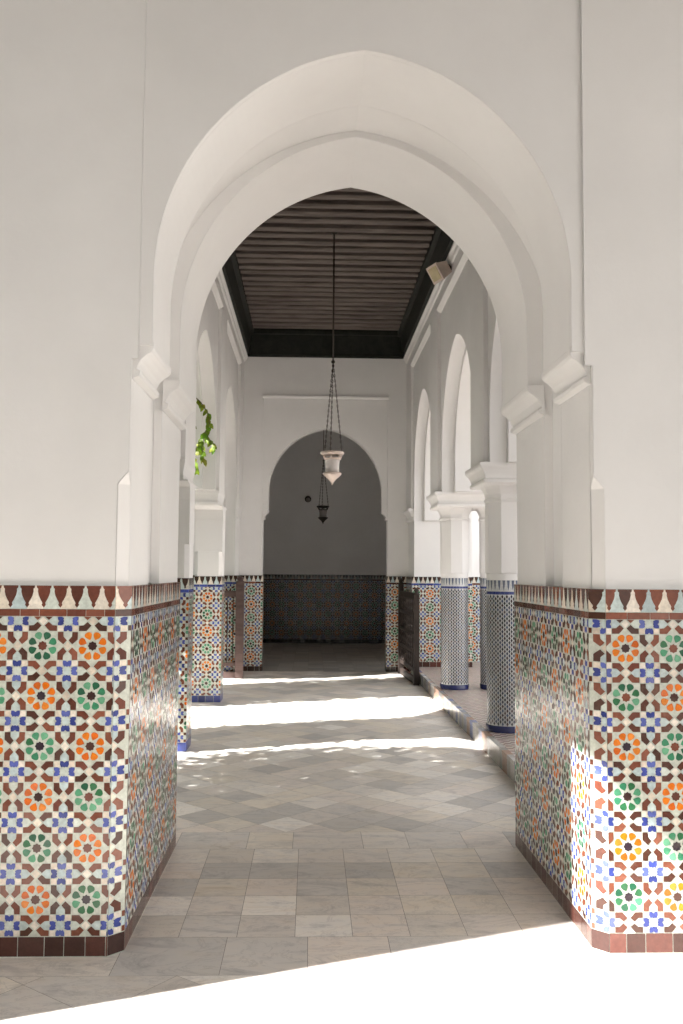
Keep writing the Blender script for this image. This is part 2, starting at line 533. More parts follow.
g = MB()
g.box(-2.75, 24, -24, 34, -.12, -.06)
g.box(-24, -2.75, -24, 34, -.12, -.06, mi=1)
struct(g.build('ground', [M_PAVE, M_SOIL]), 'pale paved ground of the open court around the gallery', 'ground')

# raised walk on the right
pf = MB()
pf.box(1.52, 6.0, Z1, ZE, -.05, PLAT, mi=1)
pf.face([(1.56, Z1, PLAT + .001), (6.0, Z1, PLAT + .001), (6.0, ZE, PLAT + .001), (1.56, ZE, PLAT + .001)], mi=0)
platform = pf.build('platform', [M_MOS, M_STEP])
struct(platform, 'raised walk paved with small mosaic behind the stone step, right side', 'platform')
st = MB()
u = Z1
while u < ZE:
    L = .10 + .08 * R(); e = min(ZE, u + L)
    c = random.choice([srgb(176, 172, 166), srgb(160, 156, 150), srgb(150, 152, 164), srgb(196, 192, 186), srgb(120, 130, 168), srgb(170, 140, 122)])
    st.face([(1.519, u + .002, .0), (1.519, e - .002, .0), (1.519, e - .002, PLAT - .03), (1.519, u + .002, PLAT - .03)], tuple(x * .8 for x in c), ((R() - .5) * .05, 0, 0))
    st.face([(1.516, u + .001, PLAT - .03), (1.516, e - .001, PLAT - .03), (1.516, e - .001, PLAT + .002), (1.516, u + .001, PLAT + .002)], c, ((R() - .5) * .05, 0, 0))
    st.face([(1.516, u + .001, PLAT + .002), (1.516, e - .001, PLAT + .002), (1.57, e - .001, PLAT + .002), (1.57, u + .001, PLAT + .002)], c, ((R() - .5) * .05, 0, 0))
    u = e
part_of(platform, 'step_edging', st, M_TILE, 'worn tiled edge of the step', fix=False)

# ---------------------------------------------------------------- great arch wall (front)
TOPW = 5.9
WL, WR = -2.75, 6.0
def arch_layer(mb, z0, z1, grow=0.0, low=0.0, jl=XL, jr=XR, imp=2.5, wl=WL, wr=WR, top=TOPW):
    a = arch_pts(XC, .895 + grow, 3.82 + grow, .135, imp)
    left = [(wl, low), (jl, low), (jl, imp)]
    right = [(jr, imp), (jr, low), (wr, low), (wr, top), (wl, top)]
    if grow:
        left = [(wl, low), (jl, low)]; right = [(jr, low), (wr, low), (wr, top), (wl, top)]
        a = arch_pts(XC, XC - jl, 3.82 + grow, .135, low)[1:-1]
    mb.prism(left + a + right, FX, z0, z1)

CH = .045
w = MB()
arch_layer(w, Z0 + CH, 4.30)
arch_layer(w, 4.30, 4.62, grow=.035, low=DADO, jl=XL - .045, jr=XR + .045)
w.box(WL, XL, 4.30, 4.62, 0, DADO); w.box(XR, WR, 4.30, 4.62, 0, DADO)
arch_layer(w, 4.62, Z1)
SP = .012
a_ = arch_pts(XC, .895, 3.82, .135, 2.5)
w.prism([(WL, 2.44), (XL, 2.44), (XL, 2.5)] + a_ + [(XR, 2.5), (XR, 2.44), (WR, 2.44), (WR, TOPW), (WL, TOPW)], FX, Z0 + SP, Z0 + CH)
# proud outer face, leaving the tall shallow panel around the arch
for sgn, jx, ox, px in ((-1, XL, WL, -.735), (1, XR, WR, 1.163)):
    ax, bd = jx + sgn * CH, Z0 + CH
    H1, H2, HI = 1.91, 1.965, 2.44
    w.face([(ox, Z0, 0), (ax, Z0, 0), (ax, Z0, H1), (jx, Z0, H2), (jx, Z0, HI), (px, Z0, HI), (px, Z0, TOPW), (ox, Z0, TOPW)])
    w.face([(ax, Z0, 0), (jx, bd, 0), (jx, bd, H1), (ax, Z0, H1)])
    w.face([(ax, Z0, H1), (jx, bd, H1), (jx, Z0, H2)])
    w.face([(jx, Z0, H2), (jx, bd, H1), (jx, bd, HI), (jx, Z0, HI)]); bd = Z0 + SP
    w.face([(px, Z0, HI), (px, bd, HI), (px, bd, TOPW), (px, Z0, TOPW)])
    w.face([(jx, Z0, HI), (jx, bd, HI), (px, bd, HI), (px, Z0, HI)])
wall_front = w.build('wall_front', M_PLASTER)
struct(wall_front, 'white plastered wall with a great pointed archway and deep reveals', 'wall')

def impost(mb, sgn, jx, ix, z0, z1):
    """moulded bracket under an arch springing: sgn = -1 left, +1 right; jx jamb, ix arch face"""
    dx = ix - jx
    prof = [(0, 2.36), (.35, 2.372), (.40, 2.392), (.20, 2.400), (.26, 2.415), (.42, 2.440), (.70, 2.462), (.96, 2.476), (1.05, 2.49), (1.05, 2.515), (1.0, 2.52), (0, 2.52)]
    pts = [(jx + dx * a, b) for a, b in prof]
    mb.prism(pts, FX, z0, z1)
for nm, sgn, jx, ix in (('left', -1, XL, XC - .895), ('right', 1, XR, XC + .895)):
    for za, zb, tx in ((Z0 + .02, 4.32, 'front'), (4.60, Z1 + .02, 'rear')):
        m = MB(); impost(m, sgn, jx, ix, za, zb)
        part_of(wall_front, 'impost', m, M_PLASTER)

E = .014                                                    # how far the tile stands off the plaster
def dado_front(side):
    m = MB()
    if side < 0:
        x0 = -2.6; xa = XL - CH
        back_block(m, [(x0, Z0 - E), (xa + .004, Z0 - E), (XL + E, Z0 + CH - .004), (XL + E, Z1 + E), (XL - .05, Z1 + E), (XL - .05, Z0 + .1), (x0, Z0 + .1)], 0, DADO)
        for k in range(len(m.c)): m.c[k] = BACK
        n = (0, -1)
        flat_panel(m, (x0, Z0 - E - .0015), (xa + .004, Z0 - E - .0015), (0, -1), uph=-.893 - x0, parity=0)
        L = math.hypot(CH + E - .008, CH + E - .008)
        s = 1 / math.sqrt(2)
        e = .0015 * s
        flat_panel(m, (xa + .004 + e, Z0 - E - e), (XL + E + e, Z0 + CH - .004 - e), (s, -s), uph=P * .5, parity=0, squeeze=P * .27)
        flat_panel(m, (XL + E + .0015, Z0 + CH - .004), (XL + E + .0015, Z1 + E), (1, 0), uph=P * .62, parity=1)
        return part_of(wall_front, 'tiled_dado', m, M_TILE, 'star patterned mosaic facing of the left pier', fix=False)
    else:
        x1 = 4.0; xa = XR + CH
        back_block(m, [(x1, Z0 - E), (xa - .004, Z0 - E), (XR - E, Z0 + CH - .004), (XR - E, Z1 + E), (XR + .05, Z1 + E), (XR + .05, Z0 + .1), (x1, Z0 + .1)], 0, DADO)
        for k in range(len(m.c)): m.c[k] = BACK
        flat_panel(m, (xa - .004, Z0 - E - .0015), (x1, Z0 - E - .0015), (0, -1), uph=1.316 - (xa - .004), parity=0)
        s = 1 / math.sqrt(2); e = .0015 * s
        flat_panel(m, (XR - E - e, Z0 + CH - .004 - e), (xa - .004 - e, Z0 - E - e), (-s, -s), uph=P * .27 - P * .5, parity=0, squeeze=P * .27)
        flat_panel(m, (XR - E - .0015, Z1 + E), (XR - E - .0015, Z0 + CH - .004), (-1, 0), uph=P * .3, parity=1)
        return part_of(wall_front, 'tiled_dado', m, M_TILE, 'star patterned mosaic facing of the right pier', fix=False)
dado_front(-1); dado_front(1)

# unseen forecourt walls; the sun's opening is narrowed to limit the sunlit floor
m = MB()
m.box(-2.78, -2.6, 2.69, Z0 - .001, 0, TOPW)
m.box(-2.78, -2.6, 1.35, 2.69, 5.16, TOPW)
m.box(-2.78, -2.6, -3.5, 1.35, 0, TOPW)
m.box(-2.78, 5.0, -3.7, -3.5, 0, TOPW)  # back wall added to cut the light from behind
struct(m.build('wall_forecourt', M_PLASTER), 'unseen white forecourt walls shaped to limit the light, with a tall opening for the sun', 'wall')
m = MB()
m.box(-2.78, 5.0, -3.5, Z0 - .001, 5.35, 5.9)  # out of view, added to keep sun off the upper arch wall
struct(m.build('ceiling', M_CEIL), 'unseen dark timber ceiling added above the forecourt to block the sun', 'ceiling')

# ---------------------------------------------------------------- end wall and the room beyond
w = MB()
ZP = ZE + .045
fr = [(-5.7, 0), (XL - .02, 0), (XL - .02, 4.31), (XR + .002, 4.31), (XR + .002, 0), (6.0, 0), (6.0, TOPW), (-5.7, TOPW)]
w.prism(fr, FX, ZE, ZP)
arch_layer(w, ZP, ZE + .22, wl=-5.7, wr=6.0)
wall_end = w.build('wall_end', M_PLASTER)
struct(wall_end, 'white end wall of the gallery with a pointed archway into a dark room', 'wall')
for sgn, jx, ix in ((-1, XL, XC - .895), (1, XR, XC + .895)):
    m = MB(); impost(m, sgn, jx, ix, ZE + .02, ZE + .24)
    part_of(wall_end, 'impost', m, M_PLASTER)
m = MB(); m.prism([(ZE, 4.285), (ZE - .03, 4.30), (ZE - .035, 4.33), (ZE + .02, 4.345), (ZE + .02, 4.285)], FD, XL - .03, XR + .012)
part_of(wall_end, 'panel_moulding', m, M_PLASTER)
def dado_end(side):
    m = MB()
    if side < 0:
        back_block(m, [(HL - 3.5, ZE - E), (XL + E, ZE - E), (XL + E, ZE + .22 + E), (XL - .05, ZE + .22 + E), (XL - .05, ZE + .05), (HL - 3.5, ZE + .05)], 0, DADO)
        for k in range(len(m.c)): m.c[k] = BACK
        flat_panel(m, (HL - 2.5, ZE - E - .0015), (XL + E, ZE - E - .0015), (0, -1), uph=-.93 - (HL - 2.5), parity=1, merl='dark', base='dark')
        flat_panel(m, (XL + E + .0015, ZE - E), (XL + E + .0015, ZE + .22), (1, 0), uph=.1, merl='dark', base='dark')
        part_of(wall_end, 'tiled_dado', m, M_TILE, 'star patterned mosaic left of the far archway', fix=False)
    else:
        back_block(m, [(5.9, ZE - E), (XR - E, ZE - E), (XR - E, ZE + .22 + E), (XR + .05, ZE + .22 + E), (XR + .05, ZE + .05), (5.9, ZE + .05)], 0, DADO)
        for k in range(len(m.c)): m.c[k] = BACK
        flat_panel(m, (XR - E, ZE - E - .0015), (5.0, ZE - E - .0015), (0, -1), uph=1.313 - XR + E, parity=0, merl='dark', base='dark')
        flat_panel(m, (XR - E - .0015, ZE + .22), (XR - E - .0015, ZE - E), (-1, 0), uph=.1, merl='dark', base='dark')
        part_of(wall_end, 'tiled_dado', m, M_TILE, 'star patterned mosaic right of the far archway', fix=False)
dado_end(-1); dado_end(1)

w = MB(); w.box(-1.95, 2.35, ZB, ZB + .2, 0, TOPW)
wall_back = w.build('wall_back', M_PLASTER)
struct(wall_back, 'shadowed plaster wall at the far side of the dark room', 'wall')
for nm, x0, x1, lab in (('wall_left', -1.95, -1.75, 'left'), ('wall_right', 2.15, 2.35, 'right')):
    w = MB()
    if lab == 'right':                      # unseen side opening, added to brighten the dark room
        w.box(x0, x1, 15.6, ZB, 0, 4.7); w.box(x0, x1, ZE + .22, 14.75, 0, 4.7); w.box(x0, x1, 14.75, 15.6, 2.4, 4.7)
    else: w.box(x0, x1, ZE + .22, ZB, 0, 4.7)
    struct(w.build(nm, M_PLASTER), 'shadowed side wall of the dark room, ' + lab, 'wall')
w = MB(); w.box(-1.95, 2.35, ZE + .22, ZB, 4.7, TOPW)
struct(w.build('ceiling', M_PLASTER), 'shadowed ceiling of the room beyond the far archway', 'ceiling')
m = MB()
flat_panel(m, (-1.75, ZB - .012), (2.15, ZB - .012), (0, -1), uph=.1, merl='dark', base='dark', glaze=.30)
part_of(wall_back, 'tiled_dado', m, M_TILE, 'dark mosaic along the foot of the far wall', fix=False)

# ---------------------------------------------------------------- arcades
PIERS = (8.15, 11.05)
ARCHES = (6.70, 9.60, 12.50)
CAP = 2.50
def arcade_outline(hw, apex, d, top):
    o = [(Z1, 2.32), (ARCHES[0] - hw, 2.32)]
    for k, c in enumerate(ARCHES):
        a = arch_pts(c, hw, apex, d, CAP if k else CAP, 24)
        o += a
    o += [(ARCHES[-1] + hw, 2.32), (ZE, 2.32), (ZE, top), (Z1, top)]
    return o
def arcade(name, sgn, face, label):
    """face = plan x of the wall face towards the gallery; sgn = direction away from the gallery"""
    m = MB()
    o1 = arcade_outline(1.06, 4.10, .16, TOPW); o2 = arcade_outline(1.0, 4.03, .16, TOPW)
    f = face + sgn * .04
    m.prism(o1, FD, f, f + sgn * .15)
    m.prism(o2, FD, f + sgn * .15, f + sgn * .86)
    # raised frame: strips above every pier and a band under the ceiling
    for c, hwid in ((5.42, .17), (PIERS[0], .325), (PIERS[1], .325), (13.97, .325)):
        x0, x1 = sorted((face, f))
        m.box(x0, x1, c - hwid, c + hwid, CAP, 4.70)
    x0, x1 = sorted((face, f))
    m.box(x0, x1, Z1, ZE, 4.70, TOPW)
    o = m.build(name, M_PLASTER)
    struct(o, label, 'wall')
    # moulded impost over every pier
    q = .75 if sgn > 0 else .25
    prof = [(p * q, h) for p, h in ((0, 2.325), (.028, 2.335), (.034, 2.36), (.014, 2.372), (.02, 2.40), (.05, 2.445), (.075, 2.465), (.082, 2.48), (.082, 2.505), (0, 2.515))]
    for c, half, ext in ((PIERS[0], .33, 2), (PIERS[1], .33, 2), (13.95, .30, 1), (5.42, .17, 1)):
        mm = MB()
        xa, xb = (face + .02, face + .86) if sgn > 0 else (face - .86, face - .02)
        v = []
        for p, h in prof:
            v += [(xa - p, c - half - p, h), (xb + p, c - half - p, h), (xb + p, c + half + p, h), (xa - p, c + half + p, h)]
        n = len(prof)
        ff = [tuple(range(3, -1, -1)), tuple(range(4 * n - 4, 4 * n))]
        for j in range(n - 1):
            for k in range(4):
                k2 = (k + 1) % 4
                ff.append((4 * j + k, 4 * j + k2, 4 * j + 4 + k2, 4 * j + 4 + k))
        mm.mesh_faces(v, ff)
        part_of(o, 'impost', mm, M_PLASTER)
    return o
wall_right = arcade('wall_right', 1, HR, 'white arcade wall along the right side, carried by tiled round columns')
wall_left = arcade('wall_left', -1, HL, 'white arcade wall along the left side, carried by square tiled pillars')

def stubs(nm, sgn, face, lab):
    m = MB()
    a, b = (face + .04, face + .90) if sgn > 0 else (face - .90, face - .04)
    m.box(a, b, Z1, ARCHES[0] - 1.03, 0, 2.32)
    m2 = MB(); m2.box(a, b, ARCHES[-1] + 1.03, ZE, 0, 2.32)
    struct(m.build(nm, M_PLASTER), 'white wall stub beside the great arch, ' + lab, 'wall')
    return struct(m2.build(nm, M_PLASTER), 'white wall stub at the end of the arcade, ' + lab, 'wall')
stub_r = stubs('wall_right', 1, HR, 'right side'); stub_l = stubs('wall_left', -1, HL, 'left side')
# dado on the stub walls at both ends of the arcades
def stub_dado(parent, sgn, face, strip, lab):
    m = MB()
    xa, xb = (face, face + .90) if sgn > 0 else (face - .90, face)
    b = PLAT if sgn > 0 else 0
    zf = ARCHES[-1] + 1.0
    back_block(m, [(xa - .0, zf - E), (xb, zf - E), (xb, ZE - E), (xa, ZE - E)], 0, DADO)
    for k in range(len(m.c)): m.c[k] = BACK
    flat_panel(m, (xa, zf - E - .0015), (xb, zf - E - .0015), (0, -1), uph=.27, parity=0, base_h=b, strip=strip, merl='dark', base='brown')
    if sgn > 0: flat_panel(m, (xa - .0015, ZE - E), (xa - .0015, zf - E), (-1, 0), uph=.1, strip=strip, merl='dark')
    else: flat_panel(m, (xb + .0015, zf - E), (xb + .0015, ZE - E), (1, 0), uph=.1, strip=strip, merl='dark')
    part_of(parent, 'tiled_dado', m, M_TILE, lab, fix=False)
stub_dado(stub_r, 1, HR, 'blue', 'mosaic on the wall stub behind the dark gate')
stub_dado(stub_l, -1, HL, 'blue', 'mosaic on the wall stub behind the brown gate')

# round columns on the right
def round_column(cx, cd, label, group):
    t = thing('column', label, 'column', (cx, cd, PLAT), group)
    r = .166
    N = 26
    m = MB()
    m.lathe([(r + .004, PLAT), (r + .010, PLAT + .055), (r + .002, PLAT + .06)], cx, cd, 32, srgb(38, 44, 88))
    part_of(t, 'base_band', m, M_TILE, 'dark blue tiled base band')
    m = MB()
    h0, h1 = PLAT + .06, 1.360
    m.lathe([(r, h0), (r, DADO)], cx, cd, 52, srgb(196, 198, 198))
    rows = 30; dh = (h1 - h0) / rows
    def pt(a, h, off=.0012): return (cx + (r + off) * math.cos(a), cd + (r + off) * math.sin(a), h)
    for j in range(rows):
        for k in range(N):
            for s in (0, 1):
                a = 2 * math.pi * (k + .5 * s) / N; da = 2 * math.pi / N * .25
                hc = h0 + dh * (j + .5 + .5 * s)
                if hc + dh * .25 > h1: continue
                c = random.choice([srgb(54, 60, 80), srgb(60, 48, 50), srgb(64, 78, 104), srgb(46, 50, 54), srgb(78, 64, 66), srgb(52, 60, 62)])
                tl = ((R() - .5) * .06, (R() - .5) * .06, (R() - .5) * .06)
                m.face([pt(a - da, hc), pt(a, hc - dh * .495), pt(a + da, hc), pt(a, hc + dh * .495)], c, tl)
    for k in range(N):
        a = 2 * math.pi * k / N; da = 2 * math.pi / N
        m.face([pt(a, h1), pt(a + da, h1), pt(a + da, h1 + .026), pt(a, h1 + .026)], random.choice([srgb(52, 62, 120), srgb(64, 74, 128)]))
        m.face([pt(a + da * .04, DADO), pt(a + da * .16, h1 + .07), pt(a + da * .34, h1 + .032), pt(a + da * .52, h1 + .07), pt(a + da * .64, DADO)], random.choice([srgb(96, 106, 126), srgb(112, 118, 132), srgb(84, 92, 112)]))
    part_of(t, 'tiled_shaft', m, M_TILE, 'blue, brown and white checkered mosaic shaft', fix=False)
    m = MB()
    ro = .166 / math.cos(math.pi / 8)
    m.lathe([(r * .995, DADO), (r * .995, DADO + .03), (r * 1.0, DADO + .07)], cx, cd, 32)
    m.lathe([(ro, DADO + .06), (ro, 2.22)], cx, cd, 8, phase=.5, smooth=False)
    part_of(t, 'plaster_shaft', m, M_PLASTER)
    m = MB()
    m.lathe([(ro, 2.18), (ro + .012, 2.19), (ro + .012, 2.205), (ro, 2.215), (ro + .004, 2.25), (ro + .03, 2.30), (ro + .05, 2.325), (ro + .05, 2.34)], cx, cd, 8, phase=.5, smooth=False)
    part_of(t, 'capital', m, M_PLASTER)
    return t
for k, cd in enumerate(PIERS):
    near = ('nearest' if k == 0 else 'farther')
    lab = ('round checkered column half hidden by the right pier of the great arch', 'slim round checkered column standing clear in the middle of the right arcade')[k]
    round_column(1.742, cd, lab, 'round columns of the right arcade')
    lab2 = ('outer checkered column paired behind the one beside the right pier', 'shaded outer column glimpsed between the two round columns on the right')[k]
    round_column(2.225, cd, lab2, 'round columns of the right arcade')

# square pillars on the left
def square_pillar(cx, cd, label, group, par):
    t = thing('pillar', label, 'pillar', (cx, cd, 0), group)
    hw = .166
    m = MB()
    q = hw - .002
    back_block(m, [(cx - q, cd - q), (cx + q, cd - q), (cx + q, cd + q), (cx - q, cd + q)], 0, DADO)
    for k in range(len(m.c)): m.c[k] = BACK
    kw = dict(uph=hw, parity=par, base='blue', strip='blue', merl='dark')
    flat_panel(m, (cx - hw, cd - hw), (cx + hw, cd - hw), (0, -1), **kw)
    flat_panel(m, (cx + hw, cd - hw), (cx + hw, cd + hw), (1, 0), **kw)
    flat_panel(m, (cx + hw, cd + hw), (cx - hw, cd + hw), (0, 1), **kw)
    flat_panel(m, (cx - hw, cd + hw), (cx - hw, cd - hw), (-1, 0), **kw)
    part_of(t, 'tiled_shaft', m, M_TILE, 'star patterned mosaic shaft with blue base', fix=False)
    m = MB()
    c, p = .04, .164
    octo = [(cx - p, cd - p + c), (cx - p + c, cd - p), (cx + p - c, cd - p), (cx + p, cd - p + c), (cx + p, cd + p - c), (cx + p - c, cd + p), (cx - p + c, cd + p), (cx - p, cd + p - c)]
    m.prism(octo, lambda a, b, tt: (a, b, tt), DADO, 1.78)
    m.box(cx - p, cx + p, cd - p, cd + p, 1.78, 2.165)
    part_of(t, 'plaster_shaft', m, M_PLASTER)
    m = MB()
    v = []
    prof = [(0, 2.165), (.0, 2.28), (.03, 2.295), (.10, 2.307), (.155, 2.315), (.165, 2.32), (.165, 2.328)]
    for e, h in prof: v += [(cx - p, cd - p - e, h), (cx + p, cd - p - e, h), (cx + p, cd + p + e, h), (cx - p, cd + p + e, h)]
    n = len(prof)
    ff = [(3, 2, 1, 0), tuple(range(4 * n - 4, 4 * n))] + [(4 * j + k, 4 * j + (k + 1) % 4, 4 * j + 4 + (k + 1) % 4, 4 * j + 4 + k) for j in range(n - 1) for k in range(4)]
    m.mesh_faces(v, ff)
    part_of(t, 'capital', m, M_PLASTER)
    return t
for k, cd in enumerate((8.125, 11.075)):
    square_pillar(HL + .03 - .166, cd, ('square tiled pillar just behind the left pier of the great arch', 'square tiled pillar with blue base before the brown gate, left side')[k], 'square pillars of the left arcade', 1 - k)
    square_pillar(HL - .70, cd, ('outer square tiled pillar behind the one at the left pier', 'outer square tiled pillar behind the one near the brown gate')[k], 'square pillars of the left arcade', k)

# cornices of the gallery
def cornice(name, sgn, face):
    m = MB()
    x = face
    i = -sgn
    pts = [(x, 4.86), (x + i * .02, 4.87), (x + i * .03, 4.90), (x + i * .055, 4.93), (x + i * .055, 4.95), (x, 4.95)]
    m.prism([(a, b) for a, b in pts], FX, Z1, ZE)
    o = m.build(name, M_PLASTER); struct(o, ('white plaster cornice under the dark ceiling, right side' if sgn > 0 else 'white plaster cornice under the dark ceiling, left side'), 'cornice')
    f = face + sgn * .04
    edges = [(5.59, PIERS[0] - .325), (PIERS[0] + .325, PIERS[1] - .325), (PIERS[1] + .325, 13.645)]
    for a, b in edges:
        mm = MB()
        mm.prism([(f, 4.66), (f + i * .015, 4.665), (f + i * .055, 4.70), (f + i * .055, 4.715), (f, 4.72)], FX, a, b)
        part_of(o, 'panel_moulding', mm, M_PLASTER)
cornice('trim_1', 1, HR); cornice('trim_2', -1, HL)

# ---------------------------------------------------------------- timber ceiling
m = MB()
m.box(HL - .9, HR + .9, Z1, ZE, 5.47, 5.9)
ceil = m.build('ceiling', M_CEIL)
struct(ceil, 'dark timber ceiling of close set joists over the gallery', 'ceiling')
z = Z1 + .12
while z < ZE - .1:
    j = MB()
    wv = .046 + .006 * (R() - .5)
    y0 = 5.35 + .012 * (R() - .5)
    a, b = HL + .12, HR - .12
    prof = [(z - wv, 5.48), (z - wv, y0 + .02), (z - wv + .02, y0), (z + wv - .02, y0), (z + wv, y0 + .02), (z + wv, 5.48)]
    j.prism(prof, FD, a, b)
    part_of(ceil, 'joist', j, M_CEIL)
    z += .218
for side in (-1, 1):
    fb = MB()
    x = HL if side < 0 else HR; i = -side
    pts = [(x, 4.95), (x + i * .05, 4.95), (x + i * .06, 4.99), (x + i * .075, 5.0), (x + i * .10, 5.28), (x + i * .15, 5.30), (x + i * .15, 5.38), (x + i * .12, 5.40), (x + i * .12, 5.48), (x, 5.48)]
    fb.prism(pts, FX, Z1, ZE)
    part_of(ceil, 'frieze_board', fb, M_CEILD, 'blackened timber frieze board')
fb = MB()
pts = [(ZE, 4.945), (ZE - .03, 4.945), (ZE - .035, 4.99), (ZE - .025, 5.0), (ZE - .03, 5.30), (ZE - .06, 5.31), (ZE - .06, 5.36), (ZE - .04, 5.48), (ZE, 5.48)]
fb.prism(pts, FD, HL + .05, HR - .05)
part_of(ceil, 'frieze_board', fb, M_CEILD, 'blackened timber frieze board on the end wall')

# ---------------------------------------------------------------- lanterns
def chain(mb, a, b, link=.028, rad=.0032):
    A, B = Vector(a), Vector(b); n = max(2, int((B - A).length / link))
    d = (B - A).normalized()
    s = d.cross(Vector((0, 1, 0))).normalized(); u = s.cross(d)
    for k in range(n):
        c = A + (B - A) * ((k + .5) / n)
        w = s if k % 2 else u
        ring = []
        for q in range(9):
            t = 2 * math.pi * q / 8
            ring.append(c + d * (math.cos(t) * link * .66) + w * (math.sin(t) * link * .24))
        mb.tube(ring, rad, 5)

def lantern(loc_x, loc_d, top, meet, rim, s, label, metal, glassm, rod_r, tail):
    t = thing('lantern', label, 'lantern', (loc_x, loc_d, rim))
    x, d = loc_x, loc_d
    m = MB()
    m.tube([(x, d, top), (x, d, meet + .02)], rod_r, 8)
    m.sphere((x, d, meet), rod_r * 2.4)
    m.lathe([(.03, top), (.035, top - .012), (.012, top - .03)], x, d, 14)
    part_of(t, 'rod', m, M_IRON)
    for k in range(3):
        a = math.radians(100 + 120 * k)
        c = MB()
        chain(c, (x, d, meet), (x + .108 * s * math.cos(a), d + .108 * s * math.sin(a), rim + .01))
        part_of(t, 'chain', c, M_IRON)
    m = MB()
    m.lathe([(.085 * s, rim - .034 * s), (.118 * s, rim - .030 * s), (.13 * s, rim - .016 * s), (.128 * s, rim), (.118 * s, rim + .004), (.10 * s, rim - .02 * s)], x, d, 20, caps=False)
    m.lathe([(.078 * s, rim - .085 * s), (.092 * s, rim - .08 * s), (.092 * s, rim - .068 * s), (.078 * s, rim - .064 * s)], x, d, 20, caps=False)
    rimo = part_of(t, 'rim', m, metal)
    for k in range(6):
        a = math.radians(60 * k + 20)
        q = MB()
        q.tube([(x + .105 * s * math.cos(a), d + .105 * s * math.sin(a), rim - .04 * s), (x + .086 * s * math.cos(a), d + .086 * s * math.sin(a), rim - .075 * s)], .010 * s, 8)
        part_of(rimo, 'bracket', q, metal)
    m = MB()
    m.lathe([(.080 * s, rim - .088 * s), (.077 * s, rim - .12 * s), (.073 * s, rim - .17 * s), (.077 * s, rim - .225 * s), (.07 * s, rim - .225 * s), (.066 * s, rim - .17 * s), (.073 * s, rim - .09 * s)], x, d, 24, caps=False)
    part_of(t, 'glass', m, glassm)
    m = MB()
    m.lathe([(.082 * s, rim - .222 * s), (.100 * s, rim - .228 * s), (.102 * s, rim - .240 * s), (.085 * s, rim - .258 * s), (.05 * s, rim - .29 * s), (.022 * s, rim - .32 * s), (.012 * s, rim - .335 * s), (.014 * s, rim - .342 * s), (.004 * s, rim - .36 * s)], x, d, 20)
    part_of(t, 'base', m, metal)
    return t
lantern(.222, 10.0, 5.36, 3.88, 2.87, 1.02, 'pale glass lantern hanging on three chains from the timber ceiling', M_BRASS, M_GLASS, .009, .03)
lantern(.212, 17.0, 4.69, 3.63, 2.775, .93, 'small dark lantern hanging in the room beyond the far archway', M_IRON, M_GLASSD, .008, .03)

# ---------------------------------------------------------------- floodlight on the right cornice
t = thing('floodlight', 'beige floodlight fixed high on the right wall at the ceiling edge', 'floodlight', (1.47, 9.62, 4.80))
def obox(mb, c, ax, ay, az, sx, sy, sz, taper=1.0, mi=0):
    v = []
    for k in (-1, 1):
        for j in (-1, 1):
            for i in (-1, 1):
                tp = taper if j < 0 else 1.0
                v.append(c + ax * (i * sx * tp) + ay * (j * sy) + az * (k * sz * tp))
    mb.mesh_faces(v, [(0, 2, 3, 1), (4, 5, 7, 6), (0, 1, 5, 4), (2, 6, 7, 3), (0, 4, 6, 2), (1, 3, 7, 5)], mi=mi)
ay = Vector((-.80, -.30, -.52)).normalized()          # the way the lamp looks
ax = ay.cross(Vector((0, 0, 1))).normalized(); az = ax.cross(ay)
c = Vector((1.368, 9.60, 4.80))
m = MB(); obox(m, c, ax, ay, az, .105, .072, .092, .72)
part_of(t, 'housing', m, M_HOUSE)
m = MB(); obox(m, c + ay * .077, ax, ay, az, .110, .008, .098)
bez = part_of(t, 'bezel', m, M_HOUSE)
m = MB(); obox(m, c + ay * .086, ax, ay, az, .085, .003, .074)
part_of(bez, 'lens', m, M_LENS, 'yellowed glass lens')
m = MB()
m.tube([(1.487, 9.65, 4.85), (1.43, 9.64, 4.85), (1.39, 9.62, 4.83)], .014, 8)
m.box(1.44, 1.4895, 9.615, 9.685, 4.82, 4.88)
part_of(t, 'bracket', m, M_IRON)

